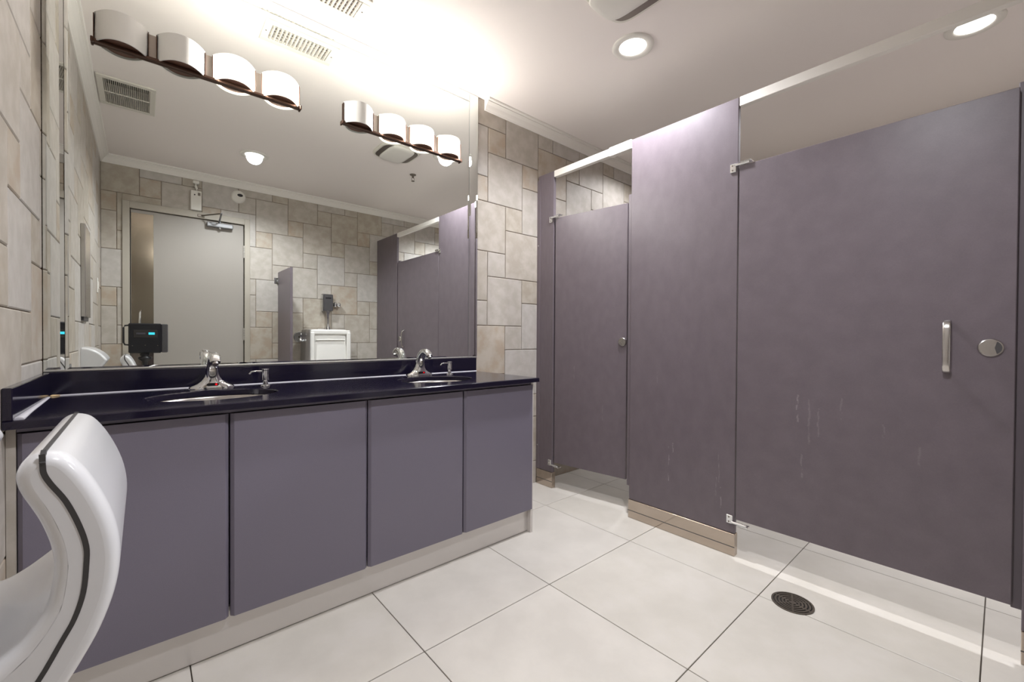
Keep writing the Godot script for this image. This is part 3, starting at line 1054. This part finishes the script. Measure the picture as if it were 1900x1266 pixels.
	# towel cabinet above it
	var t := thing("towel_dispenser", "flat steel paper towel cabinet on the left wall, seen in the mirror", "dispenser", Vector3(-0.266, 0, 0))
	st = begin()
	box2(st, Vector3(0.0, 1.165, -0.972), Vector3(0.020, 1.700, -0.660), 0.002)
	obj("door_panel", st, M.satin_steel, t)
	st = begin()
	box2(st, Vector3(0.0, 1.142, -0.955), Vector3(0.012, 1.166, -0.680), 0.001)
	obj("towel_slot", st, M.grey_plastic, t)
	t = thing("light_switch", "white light switch plate beside the entrance door", "switch", Vector3(-0.266, 1.445, 0.20))
	st = begin()
	box2(st, Vector3(0.0, -0.058, -0.036), Vector3(0.006, 0.058, 0.036), 0.002)
	obj("plate", st, M.white_plastic, t)
	st = begin()
	box2(st, Vector3(0.005, -0.030, -0.014), Vector3(0.011, 0.030, 0.014), 0.002)
	obj("rocker", st, M.white_plastic, t)

# ---------------------------------------------------------------- back wall
func build_back_wall_things() -> void:
	var D := Node3D.new()
	D.name = "door_1"
	add_child(D)
	D.set_meta("kind", "structure")
	D.position = Vector3(0, 0, 0.599)
	var st := begin()
	box2(st, Vector3(-0.130, 0, -0.012), Vector3(-0.081, 2.235, 0.10), 0.002)
	box2(st, Vector3(0.783, 0, -0.012), Vector3(0.830, 2.235, 0.10), 0.002)
	box2(st, Vector3(-0.081, 2.176, -0.012), Vector3(0.783, 2.235, 0.10), 0.002)
	obj("frame", st, M.frame_paint, D)
	st = begin()
	box2(st, Vector3(-0.076, 0.008, 0.012), Vector3(0.776, 2.171, 0.056), 0.002)
	obj("leaf", st, M.door_paint, D, "cream painted door leaf")
	st = begin()
	box2(st, Vector3(-0.072, 0.25, 0.010), Vector3(0.079, 2.143, 0.0135), 0.001)
	obj("push_plate", st, M.plate_steel, D, "tall brushed steel plate")
	st = begin()
	tube(st, [Vector3(-0.005, 1.275, 0.011), Vector3(-0.008, 1.275, -0.020), Vector3(-0.014, 1.255, -0.040), Vector3(-0.016, 1.18, -0.045), Vector3(-0.016, 1.02, -0.045), Vector3(-0.012, 0.985, -0.035), Vector3(-0.008, 0.975, 0.011)], [0.008, 0.008, 0.008, 0.008, 0.008, 0.008, 0.008], 12)
	obj("pull_handle", st, M.chrome, D, "chrome pull handle")
	for y in [1.905, 1.073, 0.25]:
		st = begin()
		for k in 5:
			cyl(st, Vector3(0.7795, y - 0.062 + k * 0.025, 0.004), Vector3(0.7795, y - 0.039 + k * 0.025, 0.004), 0.0075, -1.0, 12)
		obj("hinge", st, M.aluminium, D, "steel hinge knuckle")
	# closer
	st = begin()
	box2(st, Vector3(0.470, 2.108, -0.040), Vector3(0.682, 2.150, 0.012), 0.006)
	var cl := obj("door_closer", st, M.closer_metal, D, "grey door closer with folding arm")
	st = begin()
	cyl(st, Vector3(0.575, 2.112, -0.018), Vector3(0.575, 2.092, -0.018), 0.014, 0.012, 16)
	obj("spindle_cap", st, M.chrome, cl)
	st = begin()
	tube(st, [Vector3(0.575, 2.150, -0.018), Vector3(0.575, 2.170, -0.018)], [0.010, 0.009], 12)
	cbox(st, Vector3.ZERO, Vector3(0.014, 0.195, 0.006), 0.001, Transform3D(Basis(Vector3(0, 0, 1), deg_to_rad(0.0)) * Basis(Vector3(1, 0, 0), deg_to_rad(-72.0)), Vector3(0.567, 2.180, -0.110)))
	obj("arm", st, M.closer_metal, cl)
	st = begin()
	tube(st, [Vector3(0.560, 2.205, -0.195), Vector3(0.428, 2.200, -0.016)], [0.006, 0.006], 10)
	box2(st, Vector3(0.400, 2.188, -0.022), Vector3(0.455, 2.212, -0.010), 0.002)
	obj("forearm", st, M.iron, cl)
	# emergency unit above the door
	var t := thing("alarm_unit", "white alarm box with small fitting on top, above the entrance door", "alarm", Vector3(0.388, 2.242, 0.599))
	st = begin()
	box2(st, Vector3(-0.042, 0.0, -0.034), Vector3(0.042, 0.182, 0.0), 0.004)
	obj("case", st, M.white_plastic, t)
	st = begin()
	box2(st, Vector3(0.012, 0.138, -0.0355), Vector3(0.032, 0.166, -0.033), 0.001)
	obj("sounder_grille", st, M.iron, t)
	st = begin()
	cyl(st, Vector3(-0.012, 0.142, -0.033), Vector3(-0.012, 0.142, -0.037), 0.006, -1.0, 12)
	obj("button", st, M.black_plastic, t)
	st = begin()
	tube(st, [Vector3(0.0, 0.180, -0.016), Vector3(0.004, 0.205, -0.024), Vector3(-0.004, 0.225, -0.02), Vector3(0.0, 0.25, -0.012)], [0.012, 0.010, 0.012, 0.012], 12)
	obj("neck", st, M.white_plastic, t)
	st = begin()
	box2(st, Vector3(-0.025, 0.250, -0.030), Vector3(0.025, 0.280, 0.0), 0.006)
	obj("cap", st, M.white_plastic, t)
	t = thing("sounder_disc", "round white alarm sounder with dark oval on the back wall", "alarm", Vector3(0.730, 2.448, 0.599))
	st = begin()
	lathe(st, [[0.0, 0.026], [0.045, 0.024], [0.058, 0.018], [0.064, 0.0]], Transform3D(Basis(Vector3.RIGHT, Vector3(0, 0, -1), Vector3.UP), Vector3.ZERO), 32)
	obj("case", st, M.white_plastic, t)
	st = begin()
	lathe(st, [[0.0, 0.006], [0.016, 0.004], [0.020, 0.0]], Transform3D(Basis(Vector3(1.3, 0, 0), Vector3(0, 0, -1), Vector3(0, 0.8, 0)), Vector3(0.012, 0.012, -0.0235)), 24)
	obj("lens", st, M.black_plastic, t)
	# urinal
	var u := thing("urinal", "white porcelain wall urinal with flat top and recessed back", "urinal", Vector3(1.520, 0, 0.599))
	st = begin()
	# shell: outer block lofted downward, with a hollow front
	var rings := []
	for p in [[1.128, 0.192, 0.318], [1.118, 0.200, 0.328], [1.06, 0.203, 0.332], [0.9, 0.210, 0.34], [0.75, 0.216, 0.35], [0.62, 0.212, 0.36], [0.52, 0.185, 0.34], [0.45, 0.13, 0.26], [0.43, 0.09, 0.20]]:
		var r := []
		for k in 20:
			var a := -PI * k / 19
			var ca := cos(a)
			var sa := sin(a)
			r.append(Vector3(signf(ca) * pow(absf(ca), 0.28) * p[1], p[0], -pow(absf(sa), 0.28) * p[2]))
		rings.append(r)
	loft(st, rings)
	obj("body", st, M.porcelain, u)
	st = begin()
	# raised rim round the recess
	for q in [[Vector3(-0.205, 1.075, -0.352), Vector3(0.205, 1.122, -0.325)], [Vector3(-0.208, 0.62, -0.362), Vector3(-0.165, 1.10, -0.325)], [Vector3(0.165, 0.62, -0.362), Vector3(0.208, 1.10, -0.325)]]:
		box2(st, q[0], q[1], 0.010)
	obj("rim", st, M.porcelain, u)
	st = begin()
	box2(st, Vector3(-0.150, 1.012, -0.350), Vector3(0.150, 1.022, -0.335), 0.004)
	obj("ledge", st, M.porcelain, u)
	# flush valve
	var f := thing("flush_valve", "sensor flush valve with grey box and chrome pipe above the urinal", "valve", Vector3(1.575, 0, 0.599))
	st = begin()
	box2(st, Vector3(-0.048, 1.340, -0.085), Vector3(0.052, 1.525, -0.010), 0.006)
	var bx := obj("sensor_box", st, M.grey_plastic, f, "dark grey sensor box")
	st = begin()
	box2(st, Vector3(-0.030, 1.475, -0.0865), Vector3(0.030, 1.490, -0.083), 0.001)
	obj("sensor_window", st, M.black_plastic, bx)
	st = begin()
	box2(st, Vector3(-0.052, 1.336, -0.060), Vector3(-0.046, 1.530, -0.006), 0.002)
	box2(st, Vector3(-0.052, 1.524, -0.060), Vector3(0.054, 1.530, -0.006), 0.002)
	obj("bezel", st, M.chrome, f)
	st = begin()
	lathe(st, [[0.022, 1.340], [0.022, 1.325], [0.012, 1.30], [0.011, 1.20], [0.016, 1.17], [0.024, 1.15], [0.026, 1.128]], Transform3D(Basis.IDENTITY, Vector3(0.005, 0, -0.05)), 20)
	obj("flush_pipe", st, M.chrome, f)
	st = begin()
	lathe(st, [[0.016, 0.0], [0.018, 0.02], [0.030, 0.025], [0.030, 0.045], [0.016, 0.05], [0.016, 0.065], [0.026, 0.07], [0.026, 0.088], [0.0, 0.095]], Transform3D(Basis(Vector3(0, 1, 0), Vector3(1, 0, 0), Vector3(0, 0, -1)), Vector3(0.050, 1.415, -0.045)), 20)
	obj("stop_valve", st, M.chrome, f)
	t = thing("cleanout_cover", "round chrome cleanout cover on the wall beside the urinal", "cover", Vector3(1.294, 1.047, 0.599))
	st = begin()
	lathe(st, [[0.0, 0.004], [0.045, 0.005], [0.050, 0.009], [0.056, 0.006], [0.058, 0.0]], Transform3D(Basis(Vector3.RIGHT, Vector3(0, 0, -1), Vector3.UP), Vector3.ZERO), 32)
	obj("plate", st, M.chrome, t)
	st = begin()
	lathe(st, [[0.0, 0.010], [0.007, 0.009], [0.009, 0.004]], Transform3D(Basis(Vector3.RIGHT, Vector3(0, 0, -1), Vector3.UP), Vector3.ZERO), 12)
	obj("screw", st, M.iron, t)
	# privacy screen
	var s := thing("urinal_screen", "grey-purple privacy screen between the entrance door and the urinal", "partition", Vector3(1.096, 0, 0.599))
	st = begin()
	box2(st, Vector3(-0.012, 0.35, -0.505), Vector3(0.012, 1.727, -0.012), 0.002)
	obj("panel", st, M.stall_laminate_plain, s)
	for y in [1.64, 0.50]:
		st = begin()
		box2(st, Vector3(-0.045, y - 0.03, -0.006), Vector3(0.018, y + 0.03, 0.0), 0.001)
		box2(st, Vector3(-0.020, y - 0.03, -0.050), Vector3(-0.0115, y + 0.03, -0.004), 0.001)
		cyl(st, Vector3(-0.018, y, -0.035), Vector3(-0.032, y, -0.035), 0.009, -1.0, 12)
		obj("bracket", st, M.chrome, s, "chrome wall bracket")

# ---------------------------------------------------------------- ceiling and floor fittings
func build_fittings() -> void:
	var t := thing("return_grille", "ceiling air grille with two rows of dark slots, seen in mirror by the left wall", "vent", Vector3(-0.068, 2.60, -0.732))
	var st := begin()
	var W := 0.108
	var L := 0.178
	for q in [[Vector3(-W - 0.030, -0.010, -L - 0.032), Vector3(W + 0.030, 0.0, -L)], [Vector3(-W - 0.030, -0.010, L), Vector3(W + 0.030, 0.0, L + 0.032)], [Vector3(-W - 0.030, -0.010, -L), Vector3(-W, 0.0, L)], [Vector3(W, -0.010, -L), Vector3(W + 0.030, 0.0, L)]]:
		box2(st, q[0], q[1], 0.002)
	obj("frame", st, M.grille_white, t)
	st = begin()
	box2(st, Vector3(-W, -0.010, -0.006), Vector3(W, -0.002, 0.006), 0.001)
	obj("middle_bar", st, M.grille_white, t)
	for row in 2:
		for k in 23:
			st = begin()
			var x := -W + 2 * W * (k + 0.5) / 23.0
			var z0 := -L if row == 0 else 0.006
			var z1 := -0.006 if row == 0 else L
			cbox(st, Vector3(0, 0, 0), Vector3(0.0014, 0.009, z1 - z0), 0.0003, Transform3D(Basis(Vector3(0, 0, 1), 0.5), Vector3(x, -0.0055, (z0 + z1) * 0.5)))
			obj("slat", st, M.grille_white, t)
	t = thing("supply_grille", "white ceiling air grille with short fins beside the mirror top", "vent", Vector3(0.630, 2.60, -2.003))
	st = begin()
	W = 0.140
	L = 0.060
	for q in [[Vector3(-W - 0.034, -0.008, -L - 0.032), Vector3(W + 0.034, 0.0, -L)], [Vector3(-W - 0.034, -0.008, L), Vector3(W + 0.034, 0.0, L + 0.032)], [Vector3(-W - 0.034, -0.008, -L), Vector3(-W, 0.0, L)], [Vector3(W, -0.008, -L), Vector3(W + 0.034, 0.0, L)]]:
		box2(st, q[0], q[1], 0.002)
	obj("frame", st, M.grille_white, t)
	for k in 15:
		st = begin()
		cbox(st, Vector3.ZERO, Vector3(0.006, 0.010, 2 * L), 0.001, Transform3D(Basis(Vector3(0, 0, 1), 0.35), Vector3(-W + 2 * W * (k + 0.5) / 15.0, -0.0065, 0)))
		obj("fin", st, M.grille_white, t)
	for k in 5:
		st = begin()
		cbox(st, Vector3(0, -0.004, -L + 2 * L * (k + 0.5) / 5.0), Vector3(2 * W, 0.003, 0.003), 0.0005)
		obj("cross_bar", st, M.grille_white, t)
	for x in [-W - 0.018, W + 0.018]:
		st = begin()
		cyl(st, Vector3(x, -0.007, 0), Vector3(x, -0.0095, 0), 0.004, 0.003, 10)
		obj("screw", st, M.iron, t)
	# fan cover
	t = thing("fan_cover", "rounded square white exhaust fan cover on the ceiling near the stalls", "vent", Vector3(1.61, 2.60, -1.10))
	st = begin()
	var rings := []
	for p in [[0.168, 0.158, 0.0], [0.168, 0.158, -0.012], [0.162, 0.152, -0.018]]:
		var r := []
		for k in 48:
			var a := TAU * k / 48
			r.append(Vector3(signf(cos(a)) * pow(absf(cos(a)), 0.45) * p[0], p[2], signf(sin(a)) * pow(absf(sin(a)), 0.45) * p[1]))
		rings.append(r)
	loft(st, rings)
	obj("rim", st, M.grille_white, t)
	st = begin()
	rings = []
	for p in [[0.150, 0.140, -0.016], [0.150, 0.140, -0.0195]]:
		var r := []
		for k in 48:
			var a := TAU * k / 48
			r.append(Vector3(signf(cos(a)) * pow(absf(cos(a)), 0.45) * p[0], p[2], signf(sin(a)) * pow(absf(sin(a)), 0.45) * p[1]))
		rings.append(r)
	loft(st, rings)
	obj("intake_slot", st, M.iron, t)
	st = begin()
	rings = []
	for p in [[0.106, 0.156, -0.018], [0.107, 0.157, -0.024], [0.100, 0.150, -0.031], [0.080, 0.125, -0.035], [0.03, 0.05, -0.036]]:
		var r := []
		for k in 48:
			var a := TAU * k / 48
			r.append(Vector3(signf(cos(a)) * pow(absf(cos(a)), 0.45) * p[0], p[2], signf(sin(a)) * pow(absf(sin(a)), 0.45) * p[1]))
		rings.append(r)
	loft(st, rings)
	obj("lid", st, M.white_plastic, t)
	# sprinkler
	t = thing("sprinkler_head", "small dark pendent sprinkler on the ceiling, seen in the mirror", "sprinkler", Vector3(1.95, 2.60, -0.74))
	st = begin()
	lathe(st, [[0.030, 0.0], [0.028, -0.005], [0.014, -0.010], [0.010, -0.011], [0.010, -0.030], [0.0, -0.031]], Transform3D.IDENTITY, 20)
	obj("escutcheon", st, M.iron, t)
	st = begin()
	for sd in [-1.0, 1.0]:
		tube(st, [Vector3(sd * 0.008, -0.028, 0), Vector3(sd * 0.013, -0.040, 0), Vector3(sd * 0.011, -0.052, 0), Vector3(sd * 0.003, -0.060, 0)], [0.0025, 0.0025, 0.0025, 0.0025], 8)
	obj("frame_arms", st, M.iron, t)
	st = begin()
	lathe(st, [[0.0, -0.060], [0.016, -0.061], [0.016, -0.063], [0.0, -0.064]], Transform3D.IDENTITY, 16)
	obj("deflector", st, M.iron, t)
	# floor drain
	t = thing("floor_drain", "round metal floor drain with ring slots in front of the wide stall door", "drain", Vector3(1.966, 0.0, -0.541))
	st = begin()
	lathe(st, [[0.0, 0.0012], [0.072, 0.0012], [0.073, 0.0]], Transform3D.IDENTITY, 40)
	obj("slot_shade_disc", st, M.matte_dark, t)  # flat disc on the tile; its dark colour stands in for a shaded recess
	for rr in [[0.066, 0.073], [0.0545, 0.0615], [0.0425, 0.0495], [0.0305, 0.0375], [0.0185, 0.0255], [0.0, 0.0125]]:
		st = begin()
		if rr[0] > 0.0:
			lathe(st, [[rr[0], 0.001], [rr[0], 0.004], [rr[1], 0.004], [rr[1], 0.001]], Transform3D.IDENTITY, 40, true)
		else:
			lathe(st, [[rr[1], 0.001], [rr[1], 0.004], [0.0, 0.004]], Transform3D.IDENTITY, 24, true)
		obj("ring", st, M.iron, t)
	for k in 6:
		st = begin()
		cbox(st, Vector3(0.039, 0.0025, 0), Vector3(0.058, 0.0026, 0.006), 0.0005, Transform3D(Basis(Vector3.UP, TAU * k / 6 + 0.3), Vector3.ZERO))
		obj("rib", st, M.iron, t)

# ---------------------------------------------------------------- the scanner seen in the mirror
func build_scanner() -> void:
	var t := thing("tripod_scanner", "black box scanner with small teal display on a tripod, seen in the mirror", "scanner", Vector3(0.016, 0, 0.05))
	var st := begin()
	box2(st, Vector3(-0.098, 0.915, -0.034), Vector3(0.103, 1.152, 0.050), 0.008)
	obj("body", st, M.black_plastic, t)
	st = begin()
	box2(st, Vector3(0.100, 0.918, -0.022), Vector3(0.143, 1.149, 0.055), 0.006)
	obj("lens_wing", st, M.grey_plastic, t)
	st = begin()
	tube(st, [Vector3(-0.094, 1.135, 0.0), Vector3(-0.118, 1.132, 0.0), Vector3(-0.126, 1.115, 0.0), Vector3(-0.126, 1.00, 0.0), Vector3(-0.118, 0.983, 0.0), Vector3(-0.094, 0.980, 0.0)], [0.006, 0.006, 0.006, 0.006, 0.006, 0.006], 10)
	obj("side_handle", st, M.black_plastic, t)
	st = begin()
	box2(st, Vector3(-0.068, 1.038, -0.0355), Vector3(0.075, 1.098, -0.033), 0.001)
	var s := obj("display", st, M.matte_dark, t)
	st = begin()
	box2(st, Vector3(0.022, 1.062, -0.0368), Vector3(0.060, 1.080, -0.0352), 0.0003)
	obj("lit_readout", st, M.display_teal, s)
	st = begin()
	box2(st, Vector3(-0.052, 1.064, -0.0366), Vector3(0.004, 1.077, -0.0352), 0.0003)
	obj("dim_readout", st, M.display_grey, s)
	for q in [Vector3(-0.074, 0.975, -0.034), Vector3(0.002, 0.978, -0.034), Vector3(0.078, 0.975, -0.034)]:
		st = begin()
		cyl(st, q, q - Vector3(0, 0, 0.002), 0.0035, -1.0, 10)
		obj("screw", st, M.iron, t)
	st = begin()
	lathe(st, [[0.030, 0.917], [0.032, 0.900], [0.022, 0.890], [0.044, 0.882], [0.044, 0.868], [0.020, 0.850], [0.016, 0.82], [0.014, 0.40], [0.0, 0.395]], Transform3D(Basis.IDENTITY, Vector3(0, 0, 0.01)), 20)
	obj("mast", st, M.black_plastic, t)
	for k in 3:
		st = begin()
		var a := deg_to_rad(90.0 + 120.0 * k)
		var foot := Vector3(cos(a) * 0.24, 0.006, 0.01 + sin(a) * 0.24)
		tube(st, [Vector3(cos(a) * 0.018, 0.80, 0.01 + sin(a) * 0.018), foot], [0.011, 0.009], 12)
		var lg := obj("leg", st, M.black_plastic, t)
		st = begin()
		lathe(st, [[0.014, 0.0], [0.014, 0.008], [0.008, 0.014], [0.0, 0.015]], Transform3D(Basis.IDENTITY, Vector3(foot.x, 0, foot.z)), 12)
		obj("rubber_foot", st, M.rubber_dark, lg)

# ---------------------------------------------------------------- build
func _ready() -> void:
	camera_and_sky()
	make_materials()
	build_room()
	build_mirror()
	build_vanity()
	build_stalls()
	vanity_light(0.0, [-0.132, 0.047, 0.230, 0.413], [0.020, 0.202, 0.385, 0.567], [false, false, true, true], "bronze light bar with two lit shades on the mirror half nearest the left wall")
	vanity_light(0.0, [0.777, 0.964, 1.146, 1.328], [0.932, 1.121, 1.304, 1.487], [false, true, true, true], "bronze light bar with three lit shades on the mirror half nearest the stalls")
	downlight(Vector3(1.962, 2.60, -1.300), "recessed round ceiling light in front of the stalls, seen directly", 2.8)
	downlight(Vector3(3.069, 2.60, -0.109), "recessed round ceiling light above the wide stall", 3.2)
	downlight(Vector3(0.727, 2.60, -0.234), "recessed round ceiling light near the entrance, seen in the mirror", 2.4)
	downlight(Vector3(3.10, 2.60, -1.80), "recessed round ceiling light above the narrow stall, mostly hidden", 0.9)
	build_left_wall_things()
	build_back_wall_things()
	build_fittings()
	build_scanner()
